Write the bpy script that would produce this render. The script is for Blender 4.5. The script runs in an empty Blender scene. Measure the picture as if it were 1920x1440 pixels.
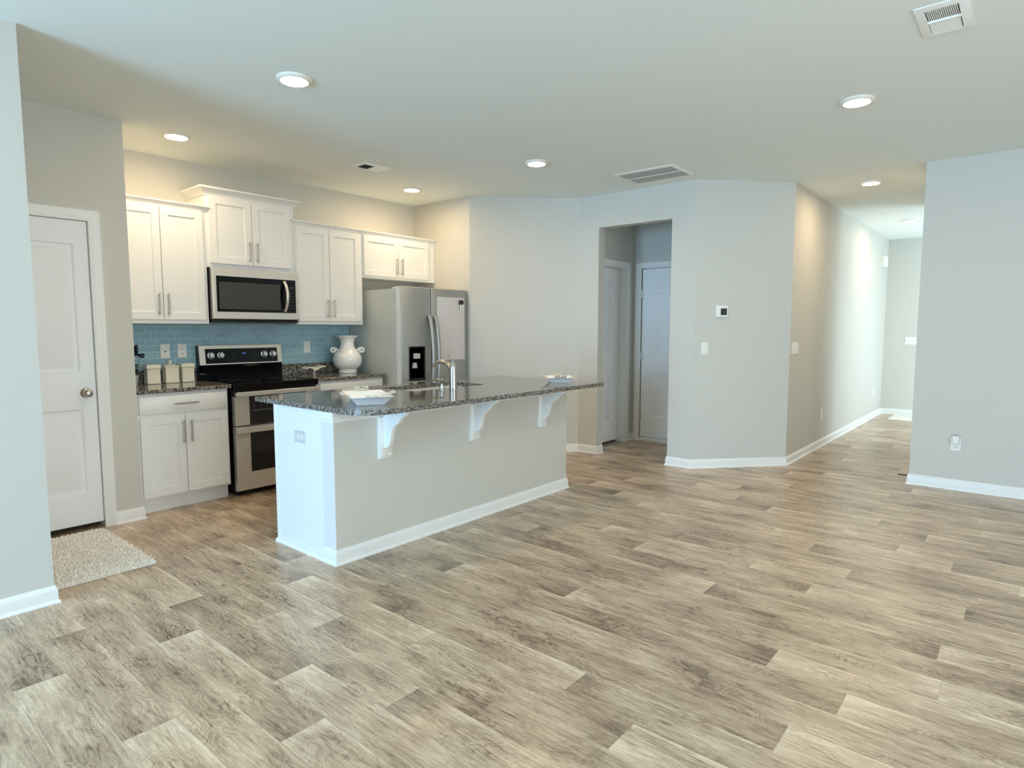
import bpy, bmesh, math, random
from mathutils import Vector, Matrix
random.seed(7)
S = bpy.context.scene
COL = S.collection
PI = math.pi

# ------------------------------------------------------------------ camera
cd = bpy.data.cameras.new('camera'); cam = bpy.data.objects.new('camera', cd); COL.objects.link(cam)
cd.sensor_fit = 'HORIZONTAL'; cd.sensor_width = 36.0
cd.lens = 36.0 * 1154.82 / 1920.0
cd.clip_start = 0.05; cd.clip_end = 100
cam.location = (0, 0, 1.3508)
cam.rotation_euler = (math.radians(90 - 5.103), 0, -math.radians(49.877))
S.camera = cam

# ------------------------------------------------------------------ world, daylight, exposure
S.view_settings.view_transform = 'Standard'; S.view_settings.look = 'None'
S.view_settings.gamma = 1.0; S.view_settings.use_curve_mapping = False
S.view_settings.exposure = 0.23
S.cycles.use_denoising = True
S.cycles.max_bounces = 10; S.cycles.diffuse_bounces = 6; S.cycles.glossy_bounces = 4
S.cycles.caustics_reflective = False; S.cycles.caustics_refractive = False
S.cycles.sample_clamp_indirect = 8.0
W = bpy.data.worlds.new('sky'); S.world = W; W.use_nodes = True
W.node_tree.nodes['Background'].inputs[0].default_value = (0.62, 0.80, 1.0, 1)
W.node_tree.nodes['Background'].inputs[1].default_value = 0.3

def window_light(name, loc, direction, w, h, power, color):
    l = bpy.data.lights.new(name, 'AREA'); l.shape = 'RECTANGLE'; l.size = w; l.size_y = h
    l.energy = power; l.color = color
    o = bpy.data.objects.new(name, l); COL.objects.link(o)
    o.location = loc; o.rotation_euler = Vector(direction).to_track_quat('-Z', 'Y').to_euler()
    return o
window_light('daylight_glass_door', (-5.04, 2.4, 1.08), (1, 0, 0), 2.2, 2.1, 390, (0.37, 0.68, 1.0))
window_light('daylight_rear_window', (1.2, -3.54, 1.45), (0, 1, 0), 3.6, 1.5, 128, (0.88, 0.96, 1.0))
window_light('daylight_entry_door', (10.0, -1.26, 1.12), (0, 1, 0), 1.8, 2.1, 82, (0.70, 0.88, 1.0))
LAMP = 156.0            # emission strength of a downlight's diffuser

# ------------------------------------------------------------------ dimensions measured from the photograph
CE = 2.743
YL, XL = 3.63, 0.793          # near left wall
YD, XD = 4.79, 1.59           # pantry door wall
YA = 5.474                    # cabinet wall
XK, Y5 = 4.765, 4.602
X6, Y6, Y7 = 5.624, 3.786, 2.477
X8, Y8, X9 = 6.358, 1.807, 11.333
XR, YR = 6.304, 0.761
OP0, OP1, OPZ = 2.72, 3.545, 2.41
X6B = 5.739
XV, YV = 6.66, 3.69

# ------------------------------------------------------------------ mesh helpers
class Fr:
    """A local frame: u to the right, v up, w out of the surface."""
    def __init__(s, O, U, V, N): s.O, s.U, s.V, s.N = Vector(O), Vector(U).normalized(), Vector(V).normalized(), Vector(N).normalized()
    def p(s, u, v, w=0.0): return s.O + s.U * u + s.V * v + s.N * w
FL = Fr((0, 0, 0), (1, 0, 0), (0, 1, 0), (0, 0, 1))
def facing_front(y, z=0): return Fr((0, y, z), (1, 0, 0), (0, 0, 1), (0, -1, 0))      # u = x
def facing_left(x, z=0): return Fr((x, 0, z), (0, -1, 0), (0, 0, 1), (-1, 0, 0))      # u = -y
CEIL = Fr((0, 0, CE), (1, 0, 0), (0, -1, 0), (0, 0, -1))                              # v = -y, w down
def yaw_frame(x, y, z, a): return Fr((x, y, z), (math.cos(a), math.sin(a), 0), (-math.sin(a), math.cos(a), 0), (0, 0, 1))

class B:
    def __init__(s): s.bm = bmesh.new()
    def v(s, p): return s.bm.verts.new(p)
    def face(s, vs):
        try: return s.bm.faces.new(vs)
        except ValueError: return None
    def obox(s, f, u0, u1, v0, v1, w0, w1):
        a = [s.v(f.p(u, v, w)) for w in (w0, w1) for v in (v0, v1) for u in (u0, u1)]
        for q in ((0, 2, 3, 1), (4, 5, 7, 6), (0, 1, 5, 4), (2, 6, 7, 3), (0, 4, 6, 2), (1, 3, 7, 5)): s.face([a[i] for i in q])
        return s
    def box(s, x0, x1, y0, y1, z0, z1): return s.obox(FL, x0, x1, y0, y1, z0, z1)
    def prism(s, poly, w0, w1, f=FL):
        a = [s.v(f.p(u, v, w0)) for u, v in poly]; b = [s.v(f.p(u, v, w1)) for u, v in poly]
        n = len(poly); s.face(a[::-1]); s.face(b)
        for i in range(n): s.face([a[i], a[(i + 1) % n], b[(i + 1) % n], b[i]])
        return s
    def nested(s, f, u0, u1, v0, v1, steps, back=True, cap=True):
        loops = []
        for ins, w in steps:
            loops.append([s.v(f.p(*q, w)) for q in ((u0 + ins, v0 + ins), (u1 - ins, v0 + ins), (u1 - ins, v1 - ins), (u0 + ins, v1 - ins))])
        if back: s.face(loops[0][::-1])
        for a, b in zip(loops, loops[1:]):
            for i in range(4): s.face([a[i], a[(i + 1) % 4], b[(i + 1) % 4], b[i]])
        if cap: s.face(loops[-1])
        return s
    def lathe(s, f, prof, seg=24, caps=True):
        """prof: (radius, w) along the frame's w axis."""
        rings = []
        for r, w in prof:
            if r < 1e-6: rings.append([s.v(f.p(0, 0, w))])
            else: rings.append([s.v(f.p(r * math.cos(2 * PI * k / seg), r * math.sin(2 * PI * k / seg), w)) for k in range(seg)])
        for a, b in zip(rings, rings[1:]):
            for k in range(seg):
                k2 = (k + 1) % seg
                if len(a) == 1 and len(b) == 1: continue
                if len(a) == 1: s.face([a[0], b[k2], b[k]][::-1])
                elif len(b) == 1: s.face([a[k], a[k2], b[0]])
                else: s.face([a[k], a[k2], b[k2], b[k]])
        if caps:
            if len(rings[0]) > 1: s.face(rings[0][::-1])
            if len(rings[-1]) > 1: s.face(rings[-1])
        return s
    def tube(s, pts, rad, seg=10, flat=None):
        pts = [Vector(p) for p in pts]; n = len(pts)
        rads = rad if isinstance(rad, (list, tuple)) else [rad] * n
        prev = None; rings = []
        for i, p in enumerate(pts):
            t = (pts[min(i + 1, n - 1)] - pts[max(i - 1, 0)]).normalized()
            if prev is None:
                a = Vector((0, 0, 1)) if abs(t.z) < 0.9 else Vector((1, 0, 0))
                x = t.cross(a).normalized()
            else: x = (prev - t * prev.dot(t)).normalized()
            prev = x; y = t.cross(x)
            fx, fy = (1, 1) if flat is None else flat
            rings.append([s.v(p + (x * math.cos(2 * PI * k / seg) * fx + y * math.sin(2 * PI * k / seg) * fy) * rads[i]) for k in range(seg)])
        for a, b in zip(rings, rings[1:]):
            for k in range(seg): s.face([a[k], a[(k + 1) % seg], b[(k + 1) % seg], b[k]])
        s.face(rings[0][::-1]); s.face(rings[-1])
        return s
    def sweep(s, f, path, prof, closed=False):
        """prof (d, w): d to the RIGHT of the path's direction, w along the frame's normal; mitred."""
        n = len(path); P = [Vector((a, b)) for a, b in path]
        offs = []
        for i in range(n):
            if closed: d0, d1 = (P[i] - P[i - 1]).normalized(), (P[(i + 1) % n] - P[i]).normalized()
            else:
                d1 = (P[i + 1] - P[i]).normalized() if i < n - 1 else (P[i] - P[i - 1]).normalized()
                d0 = (P[i] - P[i - 1]).normalized() if i > 0 else d1
            n0, n1 = Vector((d0.y, -d0.x)), Vector((d1.y, -d1.x))
            m = (n0 + n1).normalized(); offs.append(m / max(0.2, m.dot(n0)))
        rings = [[s.v(f.p(P[i].x + offs[i].x * d, P[i].y + offs[i].y * d, w)) for d, w in prof] for i in range(n)]
        k = len(prof)
        for i in range(n if closed else n - 1):
            a, b = rings[i], rings[(i + 1) % n]
            for j in range(k): s.face([a[j], b[j], b[(j + 1) % k], a[(j + 1) % k]])
        if not closed: s.face(rings[0]); s.face(rings[-1][::-1])
        return s

def make(name, b, m, parent=None, bevel=0.0, smooth=True, at=None, seg=2):
    bm = b.bm if isinstance(b, B) else b
    bmesh.ops.remove_doubles(bm, verts=bm.verts, dist=1e-6)
    bmesh.ops.recalc_face_normals(bm, faces=bm.faces)
    me = bpy.data.meshes.new(name)
    o = bpy.data.objects.new(name, me); COL.objects.link(o)
    if parent is not None:
        o.parent = parent; q = parent; M = Matrix.Identity(4)
        while q is not None: M = q.matrix_basis @ M; q = q.parent
        bm.transform(M.inverted())
    elif at is not None:
        o.location = at; bm.transform(Matrix.Translation(-Vector(at)))
    for fc in bm.faces: fc.smooth = smooth
    bm.to_mesh(me); bm.free()
    me.materials.append(m)
    if smooth: me.set_sharp_from_angle(angle=math.radians(40))
    if bevel:
        md = o.modifiers.new('bevel', 'BEVEL'); md.width = bevel; md.segments = seg; md.limit_method = 'ANGLE'; md.angle_limit = math.radians(40)
    return o
def tag(o, label, cat, group=None):
    o['label'] = label; o['category'] = cat
    if group: o['group'] = group
    return o
def thing(name, label, cat, loc, group=None):
    o = bpy.data.objects.new(name, None); COL.objects.link(o); o.location = loc; o.empty_display_size = 0.1
    return tag(o, label, cat, group)
def structure(name, b, m, label=None, parent=None, bevel=0.0, smooth=True):
    o = make(name, b, m, parent, bevel, smooth)
    o['kind'] = 'structure'
    if label: o['label'] = label
    return o
def dup(root, loc, label, rotz=None, group=None):
    r = root.copy(); COL.objects.link(r); r.location = loc; r['label'] = label
    if rotz is not None: r.rotation_euler = (0, 0, rotz)
    if group: r['group'] = group
    for ch in list(root.children):
        c = ch.copy(); COL.objects.link(c); c.parent = r
        for g in list(ch.children):
            d = g.copy(); COL.objects.link(d); d.parent = c
    return r

# ------------------------------------------------------------------ materials
def srgb(r, g, b):
    f = lambda c: (c / 255 / 12.92) if c / 255 <= 0.04045 else ((c / 255 + 0.055) / 1.055) ** 2.4
    return (f(r), f(g), f(b), 1)
def mat(name, color, rough=0.5, metal=0.0, spec=0.5, bump=None, emit=None):
    m = bpy.data.materials.new(name); m.use_nodes = True
    nt = m.node_tree; p = nt.nodes['Principled BSDF']
    p.inputs['Base Color'].default_value = color
    p.inputs['Roughness'].default_value = rough; p.inputs['Metallic'].default_value = metal
    p.inputs['Specular IOR Level'].default_value = spec
    if emit:
        p.inputs['Emission Color'].default_value = emit[0]; p.inputs['Emission Strength'].default_value = emit[1]
    if bump:
        sc, st, dist = bump
        tc = nt.nodes.new('ShaderNodeTexCoord'); no = nt.nodes.new('ShaderNodeTexNoise'); bp = nt.nodes.new('ShaderNodeBump')
        no.inputs['Scale'].default_value = sc; no.inputs['Detail'].default_value = 3
        bp.inputs['Strength'].default_value = st; bp.inputs['Distance'].default_value = dist
        nt.links.new(tc.outputs['Object'], no.inputs['Vector']); nt.links.new(no.outputs['Fac'], bp.inputs['Height'])
        nt.links.new(bp.outputs['Normal'], p.inputs['Normal'])
    return m
class N:
    """terse node builder"""
    def __init__(s, m): s.nt = m.node_tree; s.p = s.nt.nodes['Principled BSDF']
    def new(s, t, **k):
        n = s.nt.nodes.new(t)
        for a, b in k.items(): setattr(n, a, b)
        return n
    def put(s, sock, val):
        if hasattr(val, 'links'): s.nt.links.new(val, sock)
        else: sock.default_value = val
    def math(s, op, a, b=0.0, c=0.0):
        n = s.new('ShaderNodeMath', operation=op)
        for i, v in enumerate((a, b, c)): s.put(n.inputs[i], v)
        return n.outputs[0]
    def ramp(s, fac, stops, interp='LINEAR'):
        n = s.new('ShaderNodeValToRGB'); n.color_ramp.interpolation = interp
        e = n.color_ramp.elements
        while len(e) < len(stops): e.new(0.5)
        for i, (ps, c) in enumerate(stops): e[i].position = ps; e[i].color = c if len(c) == 4 else (*c, 1)
        s.put(n.inputs['Fac'], fac); return n.outputs['Color']
    def mix(s, fac, a, b, mode='MIX'):
        n = s.new('ShaderNodeMix', data_type='RGBA', blend_type=mode)
        s.put(n.inputs['Factor'], fac); s.put(n.inputs['A'], a); s.put(n.inputs['B'], b)
        return n.outputs['Result']
    def noise(s, vec, scale, detail=4, rough=0.5, dist=0.0):
        n = s.new('ShaderNodeTexNoise'); s.put(n.inputs['Vector'], vec)
        n.inputs['Scale'].default_value = scale; n.inputs['Detail'].default_value = detail
        n.inputs['Roughness'].default_value = rough; n.inputs['Distortion'].default_value = dist
        return n.outputs['Fac']
    def xyz(s, x, y, z):
        n = s.new('ShaderNodeCombineXYZ'); s.put(n.inputs[0], x); s.put(n.inputs[1], y); s.put(n.inputs[2], z); return n.outputs[0]
    def pos(s):
        g = s.new('ShaderNodeNewGeometry'); q = s.new('ShaderNodeSeparateXYZ'); s.nt.links.new(g.outputs['Position'], q.inputs[0])
        return g.outputs['Position'], q.outputs[0], q.outputs[1], q.outputs[2]
    def bump(s, h, strength, dist):
        n = s.new('ShaderNodeBump'); n.inputs['Strength'].default_value = strength; n.inputs['Distance'].default_value = dist
        s.put(n.inputs['Height'], h); s.put(s.p.inputs['Normal'], n.outputs[0])

M = {}
M['wall'] = mat('greige_wall_paint', srgb(207, 206, 199), 0.62, spec=0.35, bump=(140, 0.12, 0.002))
M['ceiling'] = mat('flat_white_ceiling_paint', srgb(237, 243, 241), 0.9, spec=0.2, bump=(90, 0.12, 0.003))
M['trim'] = mat('white_semigloss_trim', srgb(236, 237, 235), 0.35)
M['lit_end'] = mat('greige_paled_by_light', srgb(226, 222, 222), 0.5)  # greige of the bar wall's end, paled for the strong light on it
M['door'] = mat('white_door_paint', srgb(239, 242, 244), 0.42)
M['cabinet'] = mat('white_cabinet_paint', srgb(237, 238, 237), 0.38)
M['steel'] = mat('brushed_stainless_steel', srgb(220, 217, 211), 0.33, 0.62)
M['steel_cool'] = mat('refrigerator_stainless', srgb(178, 180, 178), 0.44, 0.72)
M['hinge_and_lit_edge'] = mat('pale_hinge_and_lit_edge', srgb(242, 245, 248), 0.4, 0.05)  # hinge cover finish, also window light painted on the freezer door's side
M['fridge_side'] = mat('grey_refrigerator_side', srgb(212, 218, 216), 0.36, 0.10)
M['nickel'] = mat('satin_nickel', srgb(190, 186, 180), 0.28, 1.0)
M['chrome'] = mat('polished_chrome', srgb(216, 216, 216), 0.12, 1.0)
M['black_glass'] = mat('black_glass', (0.004, 0.004, 0.005, 1), 0.06, spec=0.3)
M['black'] = mat('black_plastic', (0.008, 0.008, 0.009, 1), 0.35)
M['mesh_glass'] = mat('grey_perforated_window', (0.035, 0.04, 0.037, 1), 0.35)
M['oven_glass'] = mat('smoky_oven_window', (0.012, 0.012, 0.014, 1), 0.08)
M['rack'] = mat('oven_rack_chrome', srgb(120, 120, 130), 0.4, 0.6)
M['knob'] = mat('silver_knob', srgb(225, 226, 226), 0.25, 0.7)
M['display'] = mat('blue_lit_display', (0.01, 0.02, 0.05, 1), 0.3, emit=((0.1, 0.3, 1.0, 1), 0.22))
M['ceramic'] = mat('white_glazed_ceramic', srgb(250, 251, 251), 0.18)
M['cream'] = mat('cream_glazed_ceramic', srgb(243, 235, 212), 0.3)
M['cream_dark'] = mat('embossed_cream_edge', srgb(186, 172, 140), 0.4)
M['cream_handle'] = mat('aged_ivory_scroll', srgb(206, 200, 188), 0.35)
M['pewter'] = mat('pewter_scroll', srgb(168, 162, 152), 0.35, 0.5)
M['plate'] = mat('white_plastic_cover_plate', srgb(236, 236, 230), 0.4)
M['plate_grey'] = mat('pale_grey_cover_plate', srgb(208, 203, 208), 0.45)
M['slot'] = mat('dark_slot', (0.03, 0.03, 0.03, 1), 0.6)
M['lcd'] = mat('dark_green_lcd', srgb(44, 54, 50), 0.2)
M['whiteboard'] = mat('dry_erase_board', srgb(214, 212, 214), 0.25)
M['markercap'] = mat('dark_maroon_cap', srgb(48, 22, 30), 0.4)
M['leaf'] = mat('dark_green_leaf', srgb(42, 66, 34), 0.5)
M['petal'] = mat('deep_blue_petal', srgb(24, 24, 62), 0.6)
M['pot'] = mat('speckled_white_pot', srgb(190, 186, 190), 0.4)
M['vent'] = mat('white_enamelled_vent', srgb(251, 252, 250), 0.4)
M['duct'] = mat('dark_duct_interior', srgb(70, 70, 66), 0.8)
M['filter'] = mat('grey_filter_louvre', srgb(176, 180, 174), 0.6)
M['paddle'] = mat('light_grey_paddle', srgb(190, 190, 188), 0.4)
M['wire'] = mat('grey_spring_wire', srgb(110, 110, 112), 0.4, 0.8)
M['rug'] = mat('pale_woven_rug', srgb(238, 236, 228), 0.9)
M['lamp'] = mat('warm_white_diffuser', (1, 1, 1, 1), 0.5, emit=((1.0, 0.735, 0.44, 1), LAMP))
M['fixture'] = mat('white_lamp_trim', srgb(240, 238, 230), 0.4)
M['exterior'] = mat('window_frame_white', srgb(235, 235, 235), 0.4)

# shag pile
m = M['shag'] = mat('cream_shag_pile', srgb(214, 205, 190), 0.95, spec=0.1)
n = N(m); P_, x_, y_, z_ = n.pos()
n.put(n.p.inputs['Base Color'], n.ramp(n.noise(P_, 60, 2), [(0.3, srgb(236, 230, 219)), (0.7, srgb(252, 250, 245))]))

# granite
m = M['granite'] = mat('speckled_dark_granite', (0.1, 0.1, 0.1, 1), 0.07, spec=0.6)
n = N(m); P_, x_, y_, z_ = n.pos()
big = n.noise(P_, 75, 5, 0.65, 0.6)
base = n.ramp(big, [(0.30, srgb(22, 22, 23)), (0.42, srgb(56, 53, 51)), (0.50, srgb(114, 109, 102)), (0.61, srgb(172, 167, 160)), (0.72, srgb(104, 96, 88))])
vo = n.new('ShaderNodeTexVoronoi'); vo.inputs['Scale'].default_value = 190; n.put(vo.inputs['Vector'], P_)
sp = n.ramp(vo.outputs['Distance'], [(0.0, (1, 1, 1)), (0.42, (0, 0, 0))])
wn = n.noise(P_, 210, 2)
col = n.mix(n.math('MULTIPLY', sp, n.math('GREATER_THAN', wn, 0.56)), base, srgb(14, 14, 16))
n.put(n.p.inputs['Base Color'], col)

# subway backsplash: glazed glass tiles in running bond
m = M['tile'] = mat('blue_grey_glass_tile', (0.2, 0.3, 0.35, 1), 0.16)
n = N(m); P_, x_, y_, z_ = n.pos()
br = n.new('ShaderNodeTexBrick'); br.offset = 0.5
n.put(br.inputs['Vector'], n.xyz(x_, n.math('SUBTRACT', z_, 0.008), 0.0))
br.inputs['Scale'].default_value = 1.0; br.inputs['Brick Width'].default_value = 0.0865; br.inputs['Row Height'].default_value = 0.0525
br.inputs['Mortar Size'].default_value = 0.0019; br.inputs['Mortar Smooth'].default_value = 0.1; br.inputs['Bias'].default_value = 0.0
br.inputs['Color1'].default_value = srgb(142, 178, 194); br.inputs['Color2'].default_value = srgb(156, 194, 210); br.inputs['Mortar'].default_value = srgb(206, 224, 228)
sp = n.noise(P_, 260, 2)
n.put(n.p.inputs['Base Color'], n.mix(0.30, br.outputs['Color'], n.ramp(sp, [(0.3, srgb(110, 144, 158)), (0.7, srgb(172, 206, 218))])))
n.put(n.p.inputs['Roughness'], n.math('ADD', 0.16, n.math('MULTIPLY', br.outputs['Fac'], 0.5)))
n.bump(br.outputs['Fac'], -0.4, 0.002)

# vinyl plank floor: 166 mm planks along y, 993 mm long, joints as seen in the photograph
m = M['floor'] = mat('oak_look_vinyl_plank', (0.3, 0.25, 0.2, 1), 0.34, spec=0.6)
n = N(m); P_, x_, y_, z_ = n.pos()
PW, PL = 0.1664, 0.993
u = n.math('DIVIDE', n.math('SUBTRACT', x_, 0.636 - 14 * PW), PW)
colid = n.math('FLOOR', u); fu = n.math('FRACT', u)
cm = n.math('DIVIDE', n.math('ADD', n.math('MODULO', n.math('ADD', colid, 140.0), 14.0), 0.5), 14.0)
OFF = [.225, .530, .818, .170, .702, .430, .972, .275, .562, .900, .452, .745, .190, .852]
offc = n.ramp(cm, [(i / 14.0, (OFF[i],) * 3) for i in range(14)], 'CONSTANT')
sep = n.new('ShaderNodeSeparateColor'); n.put(sep.inputs[0], offc)
v = n.math('DIVIDE', n.math('SUBTRACT', n.math('ADD', y_, 9.93), sep.outputs[0]), PL)
rowid = n.math('FLOOR', v); fv = n.math('FRACT', v)
wn = n.new('ShaderNodeTexWhiteNoise', noise_dimensions='2D'); n.put(wn.inputs['Vector'], n.xyz(colid, rowid, 0.0))
sw = n.new('ShaderNodeSeparateColor'); n.put(sw.inputs[0], wn.outputs['Color'])
r1, r2, r3 = sw.outputs[0], sw.outputs[1], sw.outputs[2]
seed = n.math('MULTIPLY', r1, 40.0); seed2 = n.math('MULTIPLY', r2, 30.0)
lx = n.math('MULTIPLY', fu, PW); ly = n.math('MULTIPLY', fv, PL)
# fine straight grain, two sizes
g1 = n.noise(n.xyz(n.math('ADD', n.math('MULTIPLY', lx, 95.0), seed), n.math('ADD', n.math('MULTIPLY', ly, 6.5), seed2), seed), 1.0, 5, 0.66, 0.6)
g3 = n.noise(n.xyz(n.math('ADD', n.math('MULTIPLY', lx, 240.0), seed2), n.math('ADD', n.math('MULTIPLY', ly, 22.0), seed), seed2), 1.0, 3, 0.6, 0.8)
# broad tone patches that break at joints
g2 = n.noise(n.xyz(n.math('ADD', n.math('MULTIPLY', lx, 12.0), seed2), n.math('ADD', n.math('MULTIPLY', ly, 3.2), seed), seed2), 1.0, 3, 0.5, 0.4)
# cathedral figure: contour lines of a stretched field
h = n.noise(n.xyz(n.math('ADD', n.math('MULTIPLY', lx, 10.0), seed), n.math('ADD', n.math('MULTIPLY', ly, 3.4), seed2), 3.0), 1.0, 2.5, 0.5, 0.9)
ring = n.math('POWER', n.math('ADD', n.math('MULTIPLY', n.math('SINE', n.math('MULTIPLY', h, 95.0)), 0.5), 0.5), 2.0)
msk = n.noise(n.xyz(n.math('ADD', n.math('MULTIPLY', lx, 9.0), seed2), n.math('ADD', n.math('MULTIPLY', ly, 2.4), seed), 9.0), 1.0, 1, 0.5, 0.0)
ringm = n.math('MULTIPLY', ring, n.math('MULTIPLY', n.math('MAXIMUM', n.math('SUBTRACT', msk, 0.38), 0.0), 1.0))
tone = n.math('ADD', n.math('MULTIPLY', g1, 0.58), n.math('MULTIPLY', g2, 0.46))
tone = n.math('ADD', tone, n.math('MULTIPLY', n.math('SUBTRACT', g3, 0.5), 0.40))
tone = n.math('SUBTRACT', tone, n.math('MULTIPLY', ringm, 0.50))
# scattered dark knots
kn = n.new('ShaderNodeTexVoronoi'); kn.inputs['Scale'].default_value = 1.0
n.put(kn.inputs['Vector'], n.xyz(n.math('ADD', n.math('MULTIPLY', lx, 14.0), seed), n.math('ADD', n.math('MULTIPLY', ly, 5.0), seed2), 0.0))
tone = n.math('SUBTRACT', tone, n.math('MULTIPLY', n.math('MAXIMUM', n.math('SUBTRACT', 0.16, kn.outputs['Distance']), 0.0), 1.3))
tone = n.math('ADD', tone, n.math('MULTIPLY', n.math('SUBTRACT', r3, 0.5), 0.05))
# pale far end, dusky near end and a pale long edge on each printed plank
far = n.math('SUBTRACT', n.math('MULTIPLY', n.math('GREATER_THAN', r1, 0.42), 0.24), 0.11)
near = n.math('SUBTRACT', n.math('MULTIPLY', n.math('GREATER_THAN', r2, 0.62), 0.20), 0.12)
tone = n.math('ADD', tone, n.math('MULTIPLY', n.math('POWER', fv, 6.0), far))
tone = n.math('ADD', tone, n.math('MULTIPLY', n.math('POWER', n.math('SUBTRACT', 1.0, fv), 6.0), near))
tone = n.math('ADD', tone, n.math('MULTIPLY', n.math('POWER', fu, 12.0), n.math('MULTIPLY', g2, 0.26)))
wood = n.ramp(tone, [(0.26, srgb(108, 88, 71)), (0.38, srgb(153, 131, 109)), (0.50, srgb(182, 160, 135)), (0.62, srgb(209, 187, 160)), (0.78, srgb(236, 218, 193))])
# printed seams
eu = n.math('MINIMUM', fu, n.math('SUBTRACT', 1.0, fu)); ev = n.math('MINIMUM', fv, n.math('SUBTRACT', 1.0, fv))
seam = n.math('MAXIMUM', n.math('LESS_THAN', eu, 0.008), n.math('LESS_THAN', ev, 0.0016))
n.put(n.p.inputs['Base Color'], n.mix(n.math('MULTIPLY', seam, 0.35), wood, srgb(128, 110, 94)))
n.put(n.p.inputs['Roughness'], n.math('ADD', 0.22, n.math('MULTIPLY', g1, 0.16)))
n.bump(g1, 0.10, 0.002)

# ------------------------------------------------------------------ room shell
T = 0.12
structure('floor', B().prism([(-5.12, -3.62), (11.45, -3.62), (11.45, 5.72), (-5.12, 5.72)], -0.10, 0.0), M['floor'], 'grey brown wood plank vinyl floor')
structure('ceiling', B().prism([(-5.12, -3.62), (11.45, -3.62), (11.45, 5.72), (-5.12, 5.72)], CE, CE + 0.12), M['ceiling'], 'flat white ceiling')
H0, H1 = 0.0, CE
def wall(name, polys, label=None, holes=()):
    b = B()
    for poly in polys:
        if len(poly) == 6: b.box(*poly)
        else: b.prism(poly, H0, H1)
    return structure(name, b, M['wall'], label, smooth=False)
wall('wall_left', [(-5.12, XL, YL, YL + T, 0, CE)], 'greige wall ending at the left edge of the picture')
wall('wall_recess', [(0.18, 0.30, YL + T, YD + T, 0, CE)])
PD0, PD1, PDZ = 0.585, 1.352, 2.055     # pantry door slab
wall('wall_pantry', [(0.30, PD0 - 0.02, YD, YD + T, 0, CE), (PD1 + 0.02, XD, YD, YD + T, 0, CE), (PD0 - 0.02, PD1 + 0.02, YD, YD + T, PDZ + 0.01, CE),
                     (1.47, XD, YD + T, YA, 0, CE)], 'greige wall around the left panel door')
wall('wall_back', [(1.47, XK + T, YA, YA + T, 0, CE)], 'kitchen wall behind the cabinets')
d1 = (Vector((X6, Y6)) - Vector((XK, Y5))).normalized(); n1 = Vector((-d1.y, d1.x))
d2 = (Vector((X8, Y8)) - Vector((X6, Y7))).normalized(); n2 = Vector((-d2.y, d2.x))
def lift(p, v, t=T): return (p[0] + v.x * t, p[1] + v.y * t)
wall('wall_alcove', [[(XK, Y5), (XK, YA), (XK + T, YA), (XK + T, Y5 + 0.05)]], 'short wall right of the refrigerator')
wall('wall_angled', [[(XK, Y5), (XK + T, Y5 + 0.05), (X6B, Y6 + 0.048), (X6, Y6)]], 'angled wall behind the island')
wall('wall_passage', [(X6, X6B, OP1, Y6 + 0.0, 0, CE), (X6, X6B, Y7 + 0.0, OP0, 0, CE), (X6, X6B, OP0, OP1, OPZ, CE)], 'wall with the open passage')
wall('wall_corner', [[(X6, Y7), (X6B, Y7 + 0.052), (X8 + 0.045, Y8 + T), (X8, Y8)]], 'angled wall with the thermostat')
wall('wall_hall', [(X8, X9 + T, Y8, Y8 + T, 0, CE)], 'long hall wall')
wall('wall_entry', [(X9, X9 + T, -1.32, Y8, 0, CE)], 'end wall of the hall')
wall('wall_porch', [(8.48, 9.0, -1.32, -1.2, 0, CE), (11.0, X9, -1.32, -1.2, 0, CE), (9.0, 11.0, -1.32, -1.2, 2.25, CE)])
wall('wall_foyer', [(8.48, 8.60, -1.2, YR - T, 0, CE)])
wall('wall_study', [(XR, 8.60, YR - T, YR, 0, CE)])
wall('wall_right', [(XR, XR + T, -3.62, YR - T, 0, CE)], 'greige wall at the right edge of the picture')
wall('wall_rear', [(-5.12, -0.7, -3.62, -3.5, 0, CE), (3.1, XR, -3.62, -3.5, 0, CE), (-0.7, 3.1, -3.62, -3.5, 0, 0.65), (-0.7, 3.1, -3.62, -3.5, 2.25, CE)])
wall('wall_window', [(-5.12, -5.0, -3.5, 1.25, 0, CE), (-5.12, -5.0, 3.52, YL, 0, CE), (-5.12, -5.0, 1.25, 3.52, 2.18, CE)])
# vestibule beyond the passage
D2R, D2L = 6.455, 5.700                  # slab of the door facing us
wall('wall_vestibule', [(D2R + 0.02, XV + T, YV, YV + T, 0, CE), (X6B, D2R + 0.02, YV, YV + T, 2.075, CE)])
D3T, D3B = 3.585, 2.775                  # six panel door edges (y)
wall('wall_garage', [(XV, XV + T, D3T + 0.012, YV, 0, CE), (XV, XV + T, 2.50, D3B - 0.012, 0, CE), (XV, XV + T, D3B - 0.012, D3T + 0.012, 2.07, CE)])
wall('wall_closet', [(X6B, XV + T, 2.42, 2.50, 0, CE)])
wall('wall_pantry_rear', [(0.18, XD, 5.6, 5.7, 0, CE), (0.18, 0.30, YD + T, 5.6, 0, CE)])  # unseen closet walls, added to stop sky leaking in below the door
wall('wall_laundry_rear', [(X6B, 6.8, 4.6, 4.7, 0, CE), (XV, XV + T, YV + T, 4.6, 0, CE)])  # unseen walls added behind the facing door to close its gap to the sky
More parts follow.
